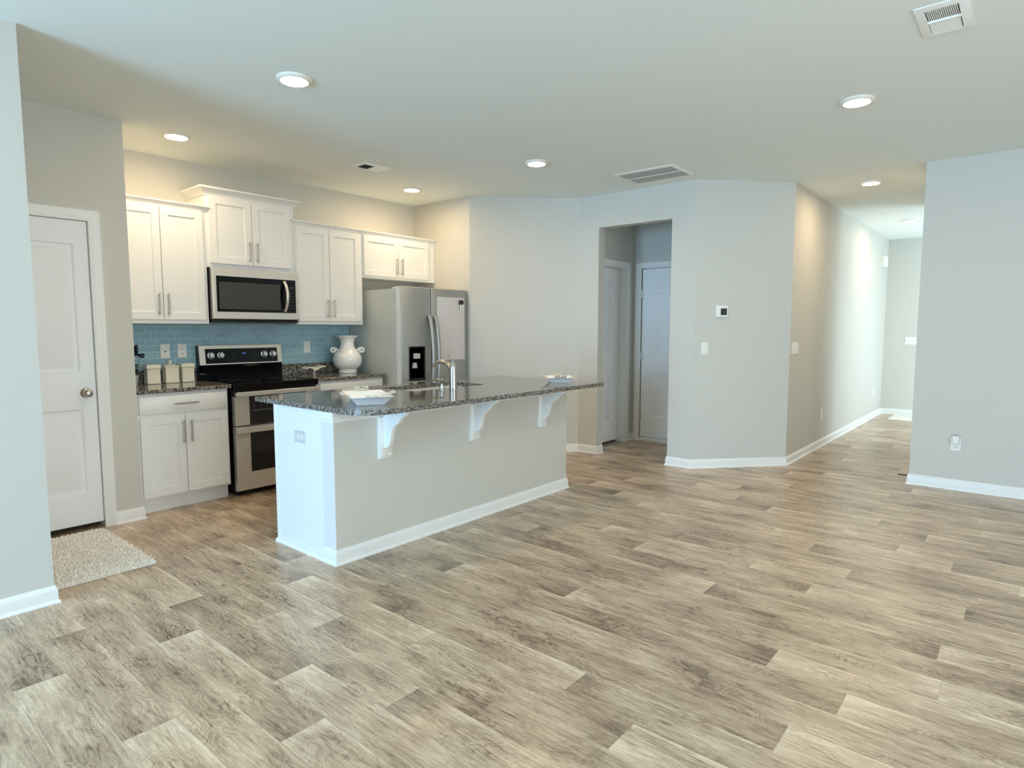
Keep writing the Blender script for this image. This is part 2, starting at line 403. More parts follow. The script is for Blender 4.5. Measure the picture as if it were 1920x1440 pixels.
# frames of the windows and glass doors behind the camera
def win_frame(name, f, u0, u1, v0, v1, mulls):
    b = B()
    b.sweep(f, [(u0, v0), (u0, v1), (u1, v1), (u1, v0)], [(0, -0.12), (0.06, -0.12), (0.06, 0.0), (0, 0.0)], closed=True)
    for q in mulls: b.obox(f, q - 0.03, q + 0.03, v0 + 0.06, v1 - 0.06, -0.10, -0.04)
    structure(name, b, M['exterior'])
win_frame('window_1', Fr((0, -3.5, 0), (-1, 0, 0), (0, 0, 1), (0, 1, 0)), -3.1, 0.7, 0.65, 2.25, (-1.85, -0.55))
win_frame('window_2', Fr((-5.0, 0, 0), (0, 1, 0), (0, 0, 1), (1, 0, 0)), 1.25, 3.52, 0.0, 2.18, (2.4,))

# ------------------------------------------------------------------ baseboards (with shoe moulding)
BBP = [(0, 0), (0.021, 0), (0.0205, 0.008), (0.017, 0.014), (0.012, 0.017), (0.012, 0.066), (0.0105, 0.072), (0.0065, 0.077), (0.006, 0.084), (0.004, 0.088), (0, 0.088)]
def baseboard(name, path, label=None):
    return structure(name, B().sweep(FL, path, BBP), M['trim'], label)
baseboard('baseboard_left', [(-5.0, YL), (XL, YL), (XL, YL + T)], 'white baseboard of the near left wall')
baseboard('baseboard_pantry', [(1.421, YD), (XD, YD), (XD, 4.862)])
baseboard('baseboard_angled', [(XK, Y5 + 0.02), (XK, Y5), (X6, Y6), (X6, OP1), (X6B, OP1)])
baseboard('baseboard_hall', [(X6B, OP0), (X6, OP0), (X6, Y7), (X8, Y8), (X9, Y8), (X9, -1.2)])
baseboard('baseboard_right', [(8.6, YR), (XR, YR), (XR, -3.5)], 'white baseboard of the right wall')
baseboard('baseboard_vestibule', [(D2R + 0.087, YV), (XV, YV), (XV, D3T + 0.079)])

# ------------------------------------------------------------------ doors
CASE = [(0, 0), (0.0, 0.011), (-0.012, 0.013), (-0.020, 0.010), (-0.040, 0.014), (-0.056, 0.019), (-0.066, 0.019), (-0.066, 0)]
def casing(name, f, u0, u1, top, parent, left=True, right=True, mirror=1):
    path = [(u0, 0), (u0, top), (u1, top), (u1, 0)]
    o = make(name, B().sweep(f, path, CASE), M['trim'], parent); return o
def panel_slab(f, u0, u1, v0, v1, t, panels):
    """a door slab w=-t..0 with moulded raised panels (u0,u1,v0,v1)"""
    b = B(); us = sorted({u0, u1, *[p[0] for p in panels], *[p[1] for p in panels]}); vs = sorted({v0, v1, *[p[2] for p in panels], *[p[3] for p in panels]})
    for a, c in zip(us, us[1:]):
        for d, e in zip(vs, vs[1:]):
            if any(p[0] <= (a + c) / 2 <= p[1] and p[2] <= (d + e) / 2 <= p[3] for p in panels): continue
            b.face([b.v(f.p(*q, 0)) for q in ((a, d), (c, d), (c, e), (a, e))])
    for p in panels: b.nested(f, *p, [(0, 0), (0.008, -0.003), (0.016, -0.014), (0.026, -0.016), (0.056, -0.004)], back=False)
    q = [(u0, v0), (u1, v0), (u1, v1), (u0, v1)]
    fr = [b.v(f.p(*c, 0)) for c in q]; bk = [b.v(f.p(*c, -t)) for c in q]
    for i in range(4): b.face([bk[i], bk[(i + 1) % 4], fr[(i + 1) % 4], fr[i]])
    b.face(bk[::-1]); return b
def door_knob(f, u, v, parent):
    g = Fr(f.p(u, v, 0), f.U, f.V, f.N)
    k = make('door_knob', B().lathe(g, [(0.0, 0.0), (0.033, 0.0), (0.033, 0.004), (0.026, 0.010), (0.013, 0.014), (0.012, 0.028), (0.020, 0.034), (0.0275, 0.045), (0.0275, 0.056), (0.021, 0.065), (0.010, 0.069), (0, 0.070)], 28), M['nickel'], parent)
    k['label'] = 'round satin nickel knob'
    return k
def hinge(f, u, v, parent):
    b = B(); b.tube([f.p(u, v - 0.045, 0.004), f.p(u, v + 0.045, 0.004)], 0.007, 8); b.obox(f, u - 0.012, u + 0.012, v - 0.044, v + 0.044, -0.002, 0.002)
    return make('hinge', b, M['nickel'], parent)

# pantry door
f = facing_front(YD + 0.012)
d = structure('door_1', panel_slab(f, PD0, PD1, 0.042, PDZ - 0.003, 0.035, [(PD0 + 0.085, PD1 - 0.075, 0.245, 0.825), (PD0 + 0.085, PD1 - 0.075, 1.057, 1.91)]), M['door'], 'white two panel door on the left with a knob')
door_knob(f, 1.292, 0.927, d)
sb = B(); sb.obox(facing_front(YD + 0.004), 1.357, 1.366, 0.895, 0.958, 0.0, 0.008)
make('strike_plate', sb, M['nickel'], d)
jb = B(); g = facing_front(YD)
for a, b_ in ((PD0 - 0.02, PD0 - 0.003), (PD1 + 0.003, PD1 + 0.02)): jb.obox(g, a, b_, 0, PDZ + 0.01, -T, 0.0)
jb.obox(g, PD0 - 0.003, PD1 + 0.003, PDZ, PDZ + 0.01, -T, 0.0)
make('door_jamb', jb, M['trim'], d)
casing('door_casing', g, PD0 - 0.004, PD1 + 0.004, PDZ + 0.003, d)

# two panel door inside the passage
f = facing_front(YV + 0.085)
d = structure('door_2', panel_slab(f, D2L, D2R, 0.028, 2.055, 0.035, [(D2L + 0.10, D2R - 0.125, 0.245, 0.825), (D2L + 0.10, D2R - 0.125, 1.057, 1.91)]), M['door'], 'white two panel door facing us through the passage')
g = facing_front(YV); jb = B()
jb.obox(g, D2R + 0.003, D2R + 0.02, 0, 2.075, -T, 0.0); jb.obox(g, X6B + 0.002, D2R + 0.003, 2.058, 2.075, -T, 0.0)
make('door_jamb', jb, M['trim'], d)
cb = B().sweep(g, [(X6B + 0.002, 2.062), (D2R + 0.008, 2.062), (D2R + 0.008, 0)], CASE)
make('door_casing', cb, M['trim'], d)

# six panel door inside the passage
f = facing_left(XV + 0.010)
u0, u1 = -D3T, -D3B; c0, c1, c2, c3 = u0 + 0.105, u0 + 0.355, u1 - 0.355, u1 - 0.105
pn = [(a, b_, z0, z1) for a, b_ in ((c0, c1), (c2, c3)) for z0, z1 in ((0.296, 0.808), (1.006, 1.64), (1.761, 1.928))]
d = structure('door_3', panel_slab(f, u0, u1, 0.055, 2.052, 0.035, pn), M['door'], 'white six panel door on the right inside the passage')
g = facing_left(XV)
for z in (1.77, 1.03, 0.30): hinge(Fr(f.O, f.U, f.V, f.N), u0 - 0.004, z, d)
casing('door_casing', g, u0 - 0.008, u1 + 0.008, 2.062, d)
tb = B(); tb.obox(g, u0 - 0.008, u1 + 0.008, 0.0, 0.045, -T, 0.012)
make('threshold', tb, M['trim'], d, bevel=0.004)

# ------------------------------------------------------------------ cabinets
def shaker(f, u0, u1, v0, v1, t=0.019, stile=0.056, rec=0.008):
    return B().nested(f, u0, u1, v0, v1, [(0, 0), (0, t - 0.0015), (0.0015, t), (stile, t), (stile + 0.003, t - rec)])
def bar_handle(f, u, v0, v1, parent, horiz=False):
    L = 0.017; a, c = (v0 + L, v1 - L)
    b = B(); w = 0.034
    if horiz:
        b.tube([f.p(v0, u, w), f.p(v1, u, w)], 0.0056, 12)
        for q in (a, c): b.tube([f.p(q, u, 0), f.p(q, u, w)], 0.0045, 8)
    else:
        b.tube([f.p(u, v0, w), f.p(u, v1, w)], 0.0056, 12)
        for q in (a, c): b.tube([f.p(u, q, 0), f.p(u, q, w)], 0.0045, 8)
    return make('handle', b, M['nickel'], parent)
UF = YA - 0.33                       # face frame plane of the wall cabinets
def wall_cabinet(label, x0, x1, z0, z1, doors, dz0, dz1, hz, crown_path, crown_prof, zc):
    t = thing('wall_cabinet', label, 'cabinet', ((x0 + x1) / 2, YA, z0), 'white shaker wall cabinets')
    b = B(); b.box(x0 + 0.001, x1 - 0.001, UF, YA - 0.001, z0, z1)
    make('cabinet_body', b, M['cabinet'], t, bevel=0.0012)
    f = facing_front(UF - 0.0005)
    hx = ((doors[0][1] - 0.031), (doors[1][0] + 0.031))
    for (a, c), h in zip(doors, hx):
        dd = make('cabinet_door', shaker(f, a, c, dz0, dz1), M['cabinet'], t)
        bar_handle(Fr(f.p(0, 0, 0.019), f.U, f.V, f.N), h, hz, hz + 0.168, dd)
    make('crown_molding', B().sweep(FL, crown_path, [(d_, zc + w_) for d_, w_ in crown_prof]), M['cabinet'], t)
    return t
SM = [(0.0, 0.0), (0.006, 0.0), (0.010, 0.012), (0.022, 0.028), (0.030, 0.034), (0.030, 0.043), (0.0, 0.043)]
LG = [(0.0, 0.0), (0.007, 0.0), (0.009, 0.012), (0.020, 0.026), (0.034, 0.042), (0.046, 0.050), (0.050, 0.052), (0.050, 0.066), (0.0, 0.066)]
Cx = [XD + 0.002, 2.270, 3.050, 3.784, XK - 0.002]
wall_cabinet('tall white two door wall cabinet left of the microwave, above the canisters', Cx[0], Cx[1], 1.393, 2.292, [(1.612, 1.921), (1.926, 2.243)], 1.424, 2.280, 1.459,
             [(Cx[0] + 0.001, UF), (Cx[1] + 0.006, UF), (Cx[1] + 0.006, UF + 0.001)], SM, 2.288)
wall_cabinet('raised white two door wall cabinet directly above the microwave', Cx[1], Cx[2], 1.852, 2.434, [(2.297, 2.650), (2.655, 3.008)], 1.886, 2.420, 1.914,
             [(Cx[1], YA - 0.001), (Cx[1], UF), (Cx[2], UF), (Cx[2], YA - 0.001)], LG, 2.424)
wall_cabinet('tall white two door wall cabinet right of the microwave, above the vase', Cx[2], Cx[3], 1.393, 2.292, [(3.068, 3.400), (3.405, 3.750)], 1.424, 2.280, 1.459,
             [(Cx[2] + 0.001, UF + 0.001), (Cx[2] + 0.001, UF), (Cx[3] - 0.0005, UF)], SM, 2.285)
wall_cabinet('short white two door wall cabinet above the refrigerator', Cx[3], Cx[4], 1.862, 2.292, [(3.802, 4.236), (4.241, 4.664)], 1.886, 2.280, 1.914,
             [(Cx[3] + 0.0005, UF), (Cx[4], UF)], SM, 2.285)
BF = 4.862
def base_cabinet(label, x0, x1, split):
    t = thing('base_cabinet', label, 'cabinet', ((x0 + x1) / 2, YA, 0), 'white shaker base cabinets')
    b = B(); b.box(x0, x1, BF, YA - 0.002, 0.108, 0.8835)
    make('cabinet_body', b, M['cabinet'], t, bevel=0.0012)
    b = B(); b.box(x0, x1, BF + 0.055, YA - 0.002, 0.0, 0.106)
    make('toe_kick', b, M['cabinet'], t)
    f = facing_front(BF - 0.0005); g = Fr(f.p(0, 0, 0.019), f.U, f.V, f.N)
    dr = make('drawer', B().nested(f, x0 + 0.030, x1 - 0.014, 0.733, 0.862, [(0, 0), (0, 0.0175), (0.002, 0.019)]), M['cabinet'], t)
    mid = (x0 + x1) / 2 + 0.008
    bar_handle(g, 0.800, mid - 0.084, mid + 0.084, dr, True)
    for (a, c), h in (((x0 + 0.030, split - 0.0025), split - 0.021), ((split + 0.0025, x1 - 0.014), split + 0.036)):
        dd = make('cabinet_door', shaker(f, a, c, 0.124, 0.708), M['cabinet'], t)
        bar_handle(g, h, 0.502, 0.670, dd)
    return t
base_cabinet('white base cabinet with one drawer and two doors beside the pantry door', XD + 0.002, 2.262, 1.930)
base_cabinet('white base cabinet between the range and the refrigerator', 3.060, 3.795, 3.425)

# granite counters on the wall run
def slab(name, label, x0, x1, parent=None):
    t = thing(name, label, 'countertop', ((x0 + x1) / 2, YA, 0.8845))
    b = B(); b.box(x0, x1, 4.822, YA - 0.002, 0.8845, 0.9145); make('slab', b, M['granite'], t, bevel=0.003)
    b = B(); b.box(x0, x1, YA - 0.0265, YA - 0.002, 0.915, 1.017); make('upstand', b, M['granite'], t, bevel=0.002)
slab('countertop', 'dark speckled granite counter left of the range under the canisters', XD + 0.002, 2.279)
slab('countertop', 'dark speckled granite counter right of the range under the white vase', 3.052, 3.815)
# backsplash tile field
b = B(); b.box(XD + 0.001, 3.93, YA - 0.0088, YA - 0.0005, 0.95, 1.392)
b.box(2.285, 3.05, YA - 0.0088, YA - 0.0005, 1.392, 1.42)
o = structure('wall_backsplash', b, M['tile'], 'blue grey subway tile backsplash', smooth=False)

# ------------------------------------------------------------------ wall plates
def plate(f, u0, u1, v0, v1, parent, m='plate'):
    return make('cover_plate', B().nested(f, u0, u1, v0, v1, [(0, 0), (0, 0.003), (0.003, 0.006)]), M[m], parent)
def outlet(label, f, uc, vc, horiz=False, cat='outlet', group='electrical outlets'):
    w, h = (0.114, 0.072) if horiz else (0.072, 0.114)
    t = thing('wall_outlet', label, cat, f.p(uc, vc), group)
    plate(f, uc - w / 2, uc + w / 2, vc - h / 2, vc + h / 2, t, 'plate_grey' if horiz else 'plate')
    for s in (-1, 1):
        cu, cv = (uc + s * 0.0195, vc) if horiz else (uc, vc + s * 0.0195)
        r = make('receptacle', B().nested(f, cu - 0.0155, cu + 0.0155, cv - 0.0145, cv + 0.0145, [(0, 0.0055), (0, 0.0075), (0.002, 0.0085)]), M['plate'], t)
        sb = B()
        if horiz:
            for q in (-0.006, 0.006): sb.obox(f, cu - 0.003, cu + 0.005, cv + q - 0.001, cv + q + 0.001, 0.0083, 0.0089)
            sb.obox(f, cu - 0.010, cu - 0.006, cv - 0.002, cv + 0.002, 0.0083, 0.0089)
        else:
            for q in (-0.006, 0.006): sb.obox(f, cu + q - 0.001, cu + q + 0.001, cv - 0.003, cv + 0.005, 0.0083, 0.0089)
            sb.obox(f, cu - 0.002, cu + 0.002, cv - 0.010, cv - 0.006, 0.0083, 0.0089)
        make('slots', sb, M['slot'], r)
    return t
def switch(label, f, uc, vc, gangs=1):
    w, h = 0.072 + 0.046 * (gangs - 1), 0.116
    t = thing('light_switch', label, 'light switch', f.p(uc, vc), 'light switches')
    plate(f, uc - w / 2, uc + w / 2, vc - h / 2, vc + h / 2, t)
    for k in range(gangs):
        cu = uc + (k - (gangs - 1) / 2) * 0.046
        b = B(); b.prism([(vc - 0.010, 0.0055), (vc + 0.010, 0.0055), (vc + 0.009, 0.016), (vc + 0.003, 0.017)], cu - 0.005, cu + 0.005, Fr(f.O, f.V, f.N, f.U))
        make('toggle', b, M['plate'], t)
    return t
TF = facing_front(YA - 0.0088)
t = thing('cable_plate', 'white cable plate with one dark hole, on the tile above the canisters', 'wall plate', TF.p(2.043, 1.168))
plate(TF, 2.043 - 0.037, 2.043 + 0.037, 1.168 - 0.059, 1.168 + 0.059, t)
make('socket', B().lathe(Fr(TF.p(2.043, 1.166, 0.005), TF.U, TF.V, TF.N), [(0.006, 0), (0.006, 0.004), (0.0, 0.004)], 12), M['slot'], t)
outlet('white outlet on the blue tile just left of the range', TF, 2.177, 1.168)
outlet('white outlet on the blue tile between the range and the vase', TF, 3.345, 1.174)
CF = Fr((X6, Y7, 0), (d2.x, d2.y, 0), (0, 0, 1), (d2.y, -d2.x, 0))
switch('single light switch on the angled wall below and left of the thermostat', CF, 0.117, 1.166)
t = thing('thermostat', 'white square thermostat with dark screen on the angled wall', 'thermostat', CF.p(0.275, 1.518))
make('case', B().nested(CF, 0.213, 0.337, 1.463, 1.573, [(0, 0), (0, 0.018), (0.004, 0.024), (0.012, 0.026)]), M['plate'], t, bevel=0.004)
make('screen', B().nested(CF, 0.257, 0.319, 1.483, 1.546, [(0, 0.0255), (0, 0.0268)]), M['lcd'], t)
HF = facing_front(Y8)
switch('wide four gang switch plate on the hall wall near its corner', HF, 6.517, 1.158, 4)
outlet('white outlet low on the hall wall, nearer to us', HF, 7.655, 0.383)
outlet('small outlet low on the hall wall, far end', HF, 10.70, 0.40)
t = thing('door_chime', 'white box of a door chime high at the far end of the hall', 'door chime', HF.p(10.85, 2.29))
make('case', B().nested(HF, 10.72, 10.98, 2.285, 2.445, [(0, 0), (0, 0.05), (0.008, 0.058)]), M['plate'], t)
EF = facing_left(X9)
switch('three gang light switch on the end wall of the hall', EF, -1.44, 1.168, 3)
RF = facing_left(XR)
outlet('white outlet low on the right wall with a plug in device', RF, -0.442, 0.388)
t = thing('plug_in_freshener', 'white plug in air freshener in the outlet of the right wall', 'air freshener', RF.p(-0.442, 0.42, 0.0095))
b = B(); b.obox(RF, -0.466, -0.418, 0.392, 0.462, 0.0095, 0.040)
make('body', b, M['plate'], t, bevel=0.008, seg=3)
make('dial', B().lathe(Fr(RF.p(-0.442, 0.4625, 0.025), RF.U, -RF.N, RF.V), [(0.013, 0), (0.013, 0.006), (0.010, 0.009), (0, 0.009)], 16), M['filter'], t)
b = B()
pts = [(6.42 + 0.008 * math.cos(k * 0.9), YR + 0.022 + k * 0.0011, 0.045 + 0.008 * math.sin(k * 0.9)) for k in range(70)]
b.tube(pts, 0.0022, 6)
tag(make('door_stop', b, M['wire'], at=(6.42, YR + 0.02, 0.045)), 'thin spring door stop at the foot of the right wall corner', 'door stop')

# ------------------------------------------------------------------ range
t = thing('range', 'stainless double oven range with black glass cooktop', 'range', (2.667, 5.1, 0))
RX0, RX1 = 2.290, 3.044
b = B(); b.box(RX0, RX1, 4.855, 5.44, 0.03, 0.905)
for x in (RX0 + 0.04, RX1 - 0.04):
    for y in (4.90, 5.38): b.lathe(Fr((x, y, 0), (1, 0, 0), (0, 1, 0), (0, 0, 1)), [(0.018, 0.0), (0.018, 0.035)], 12)
make('body', b, M['black'], t)
b = B(); b.box(RX0 - 0.002, RX1 + 0.002, 4.806, 5.385, 0.862, 0.918)
ck = make('cooktop', b, M['black_glass'], t, bevel=0.005)
for (x, y, r) in ((2.47, 4.98, 0.115), (2.86, 4.98, 0.09), (2.47, 5.25, 0.08), (2.86, 5.25, 0.10)):
    make('burner_ring', B().sweep(Fr((x, y, 0.9182), (1, 0, 0), (0, 1, 0), (0, 0, 1)), [(r * math.cos(a * PI / 20), -r * math.sin(a * PI / 20)) for a in range(40)], [(-0.001, 0), (0.001, 0), (0.001, 0.0004), (-0.001, 0.0004)], closed=True), M['mesh_glass'], ck)
b = B(); b.prism([(5.45, 0.905), (5.45, 1.212), (5.412, 1.212), (5.392, 1.040), (5.400, 1.030), (5.400, 0.905)][::-1], RX0 - 0.008, RX1 - 0.004, Fr((0, 0, 0), (0, 1, 0), (0, 0, 1), (1, 0, 0)))
bg = make('backguard', b, M['black_glass'], t, bevel=0.003)
sl = Vector((0, 0.020, 0.172)).normalized()
GF = Fr((0, 5.392, 1.040), (1, 0, 0), sl, Vector((1, 0, 0)).cross(sl))
b = B().nested(GF, RX0 - 0.006, RX1 - 0.006, 0.0, 0.172, [(0, -0.004), (0, 0.004), (0.003, 0.007)])
make('control_frame', b, M['steel'], bg)
cp = make('control_panel', B().nested(GF, RX0 + 0.045, RX1 - 0.052, 0.012, 0.140, [(0, 0.006), (0, 0.0085)]), M['black_glass'], t)
for x in (2.381, 2.466, 2.862, 2.948):
    g = Fr(GF.p(x, 0.082, 0.0085), GF.U, GF.V, GF.N)
    k = make('control_knob', B().lathe(g, [(0.030, 0), (0.030, 0.004), (0.024, 0.007), (0.021, 0.028), (0.018, 0.031), (0, 0.031)], 28), M['knob'], cp)
    k['label'] = 'silver knob'
for x in (2.381, 2.466, 2.862, 2.948):
    b = B(); b.obox(GF, x - 0.0045, x + 0.0045, 0.082 - 0.021, 0.082 + 0.021, 0.039, 0.044)
    make('knob_grip', b, M['chrome'], cp)
make('display', B().nested(GF, 2.660, 2.692, 0.088, 0.102, [(0, 0.0084), (0, 0.0088)]), M['display'], cp)['label'] = 'small blue lit clock display'
for x0 in (2.52, 2.715):
    b = B()
    for r in range(3): b.obox(GF, x0 + 0.004 * r, x0 + 0.107 - 0.006 * r, 0.045 + r * 0.026, 0.0468 + r * 0.026, 0.0084, 0.0088)
    b.obox(GF, x0 + 0.052, x0 + 0.0535, 0.045, 0.0985, 0.0084, 0.0087)
    make('touch_keys', b, M['mesh_glass'], cp)
def oven_door(z0, z1, w0, w1, hz0, hz1, hy):
    f = facing_front(4.855)
    d_ = make('oven_door', B().nested(f, RX0 + 0.004, RX1 - 0.004, z0, z1, [(0, 0), (0, 0.048), (0.003, 0.051)]), M['steel'], t)
    w = make('oven_window', B().nested(f, 2.410, 2.925, w0, w1, [(0, 0.0505), (0, 0.0525)]), M['oven_glass'], d_)
    b = B(); b.box(RX0 + 0.004, RX1 - 0.004, hy - 0.012, hy + 0.006, hz0, hz1)
    for x in (RX0 + 0.004, RX1 - 0.034): b.box(x, x + 0.03, hy + 0.006, 4.806, hz0 + 0.004, hz1 - 0.004)
    make('oven_handle', b, M['steel'], d_, bevel=0.004)
    return d_, w
d_, w_ = oven_door(0.577, 0.812, 0.580, 0.811, 0.815, 0.851, 4.770)
b = B()
for k in range(9): b.box(2.45 + 0.055 * k, 2.4525 + 0.055 * k, 4.8012, 4.8022, 0.70, 0.792)
b.box(2.43, 2.91, 4.8012, 4.8022, 0.690, 0.696)
make('oven_rack', b, M['rack'], d_)
oven_door(0.048, 0.568, 0.195, 0.512, 0.520, 0.563, 4.772)

# ------------------------------------------------------------------ microwave
t = thing('microwave', 'stainless over the range microwave with black window', 'microwave', (2.66, 5.2, 1.405), None)
b = B(); b.box(2.2765, 3.044, 5.105, YA - 0.010, 1.424, 1.848); make('body', b, M['black'], t, bevel=0.003)
b = B(); b.box(2.282, 3.038, 5.085, 5.44, 1.404, 1.423); make('vent_underside', b, M['black'], t, bevel=0.004)
f = facing_front(5.104)
dd = make('front_frame', B().nested(f, 2.2765, 3.044, 1.432, 1.848, [(0, 0), (0, 0.026), (0.004, 0.030)]), M['steel'], t, bevel=0.002)
make('glass_front', B().nested(f, 2.308, 3.010, 1.492, 1.782, [(0, 0.0295), (0, 0.0315)]), M['black_glass'], dd, bevel=0.0)
make('window', B().nested(f, 2.328, 2.862, 1.515, 1.735, [(0, 0.031), (0, 0.0322)]), M['mesh_glass'], dd)
b = B(); hp = []
for k in range(13):
    a = k / 12; hp.append(f.p(2.905 + 0.0 * a, 1.505 + 0.262 * a, 0.030 + 0.052 * math.sin(PI * a) ** 0.8))
b.tube(hp, 0.013, 12, flat=(1.0, 0.45)); make('handle', b, M['steel'], dd)
make('clock_display', B().nested(f, 2.945, 2.992, 1.705, 1.725, [(0, 0.0314), (0, 0.0318)]), M['lcd'], dd)
b = B()
for r in range(6):
    for c in range(3): b.obox(f, 2.947 + c * 0.017, 2.957 + c * 0.017, 1.53 + r * 0.026, 1.537 + r * 0.026, 0.0314, 0.0317)
make('keypad', b, M['mesh_glass'], dd)

# ------------------------------------------------------------------ refrigerator
t = thing('refrigerator', 'stainless side by side refrigerator with a black dispenser', 'refrigerator', (4.3, 5.05, 0))
FX0, FX1, FY = 3.846, 4.752, 4.632
b = B(); b.box(FX0, FX1 - 0.004, 4.706, 5.452, 0.02, 1.738); make('cabinet_case', b, M['fridge_side'], t, bevel=0.004)
b = B()
for x in (FX0 + 0.02, FX1 - 0.11):
    b = B(); b.box(x, x + 0.09, 4.66, 4.78, 1.739, 1.757); make('hinge_cover', b, M['hinge_and_lit_edge'], t, bevel=0.006)
b = B(); b.box(FX0 + 0.01, FX1 - 0.014, 4.70, 4.705, 0.0, 0.10); make('kick_grille', b, M['black'], t)
SPL = 4.238
def fdoor(name, x0, x1):
    f = facing_front(4.698)
    o = make(name, B().nested(f, x0, x1, 0.06, 1.760, [(0, 0), (0, 0.055), (0.003, 0.062), (0.010, 0.066)]), M['steel_cool'], t); return o
fz = fdoor('freezer_door', FX0, SPL - 0.003); fg = fdoor('fresh_food_door', SPL + 0.003, FX1)
b = B(); b.box(FX0 - 0.0015, FX0, 4.640, 4.700, 0.062, 1.757); make('window_lit_edge', b, M['hinge_and_lit_edge'], fz)  # added pale strip, window light put into its colour
f = facing_front(FY)
for s, par in ((-1, fz), (1, fg)):
    b = B(); cx = SPL + s * 0.038; hp = []
    for k in range(17):
        a = k / 16; hp.append(f.p(cx, 0.62 + 0.865 * a, 0.008 + 0.062 * math.sin(PI * a) ** 0.55))
    b.tube(hp, 0.021, 12, flat=(0.75, 1.0)); make('handle', b, M['steel_cool'], par)
dp = make('dispenser', B().nested(f, 3.938, 4.146, 0.843, 1.180, [(0, -0.002), (0, 0.005), (0.003, 0.007), (0.006, 0.007), (0.016, -0.0)]), M['black_glass'], fz, bevel=0.0)
b = B(); b.obox(f, 3.990, 4.070, 1.060, 1.112, 0.001, 0.018); make('ice_chute', b, M['paddle'], dp, bevel=0.003)
b = B(); b.prism([(3.972, 0.968), (4.032, 0.968), (4.020, 1.022), (3.984, 1.022)], 0.001, 0.020, f); make('water_paddle', b, M['paddle'], dp, bevel=0.003)
b = B(); b.obox(f, 3.955, 4.128, 0.852, 0.868, 0.0, 0.014); make('drip_tray', b, M['black'], dp, bevel=0.003)
# board and markers on the fresh food door
o = make('dry_erase_board', B().nested(f, 4.312, 4.708, 1.030, 1.676, [(0, 0.0008), (0, 0.004), (0.002, 0.005)]), M['whiteboard'], at=(4.51, FY, 1.03), bevel=0.0)
tag(o, 'blank white dry erase board on the right refrigerator door', 'dry erase board')
for k, (x, lb) in enumerate(((4.632, 'left of the two white markers clipped at the top of the board'), (4.660, 'right of the two white markers clipped at the top of the board'))):
    t2 = thing('dry_erase_marker', lb, 'marker', f.p(x, 1.56, 0.012), 'markers on the refrigerator board')
    g = Fr(f.p(x, 1.530, 0.0205), f.U, f.N, f.V)
    make('barrel', B().lathe(g, [(0.0, 0.0), (0.006, 0.002), (0.0082, 0.01), (0.0082, 0.075)], 14), M['plate'], t2)
    make('cap', B().lathe(g, [(0.0085, 0.0755), (0.0135, 0.080), (0.0150, 0.105), (0.010, 0.122), (0, 0.124)], 14), M['markercap'], t2)

# ------------------------------------------------------------------ island
IX0, IX1, IY0, IY1 = 1.975, 4.247, 2.976, 3.628
isl = thing('kitchen_island', 'greige kitchen island with white end panel and granite bar top', 'kitchen island', (3.1, 3.3, 0))
b = B(); b.box(IX0, IX1, IY0, IY0 + 0.115, 0, 0.8835); make('bar_wall', b, M['wall'], isl)
b = B(); b.box(IX0 + 0.004, IX0 + 0.022, IY0 + 0.116, IY1, 0.0, 0.8835); b.box(IX0 - 0.001, IX0 + 0.006, IY1 - 0.022, IY1, 0.0, 0.8835)
make('end_panel', b, M['trim'], isl, bevel=0.0012)
b = B(); b.box(IX0 - 0.003, IX0 + 0.0005, IY0 + 0.0005, IY0 + 0.1145, 0.0, 0.8835)
make('lit_wall_end', b, M['lit_end'], isl)  # added thin sheet over the wall end, brightness put into its colour
b = B(); b.box(IX1 - 0.018, IX1, IY0 + 0.116, IY1, 0.0, 0.8835); b.box(IX0 + 0.022, IX1 - 0.018, IY1 - 0.02, IY1, 0.10, 0.8835); b.box(IX0 + 0.022, IX1 - 0.018, IY1 - 0.08, IY1 - 0.06, 0.0, 0.10)
make('cabinet_front', b, M['cabinet'], isl)
b = B().sweep(FL, [(IX0 + 0.0045, IY0 + 0.115), (IX0, IY0 + 0.115), (IX0, IY0), (IX1, IY0), (IX1, IY0 + 0.115)], [(d_, w_) for d_, w_ in BBP][::-1])
# the sweep puts offsets right of travel; travel here keeps the island on the left
make('baseboard', b, M['trim'], isl)
b = B().sweep(FL, [(IX0 + 0.003, IY1), (IX0 + 0.003, IY0 + 0.122)], [(0, 0), (0.020, 0), (0.0195, 0.008), (0.016, 0.016), (0.010, 0.021), (0.0, 0.021)])
make('shoe_molding', b, M['trim'], isl)
TR = [(0, 0.826), (0.008, 0.826), (0.008, 0.838), (0.012, 0.842), (0.012, 0.862), (0.017, 0.866), (0.017, 0.8835), (0, 0.8835)]
b = B().sweep(FL, [(IX0 + 0.0045, IY0 + 0.115), (IX0, IY0 + 0.115), (IX0, IY0), (IX1, IY0), (IX1, IY0 + 0.115)], TR)
make('top_trim', b, M['trim'], isl)
prof = [(2.958, 0.883), (2.748, 0.883), (2.744, 0.870), (2.750, 0.856), (2.764, 0.846), (2.784, 0.838), (2.800, 0.826), (2.811, 0.808), (2.822, 0.796), (2.840, 0.787), (2.860, 0.773),
        (2.876, 0.752), (2.886, 0.726), (2.892, 0.698), (2.900, 0.670), (2.913, 0.648), (2.930, 0.637), (2.946, 0.636), (2.958, 0.640)]
YZ = Fr((0, 0, 0), (0, 1, 0), (0, 0, 1), (1, 0, 0))
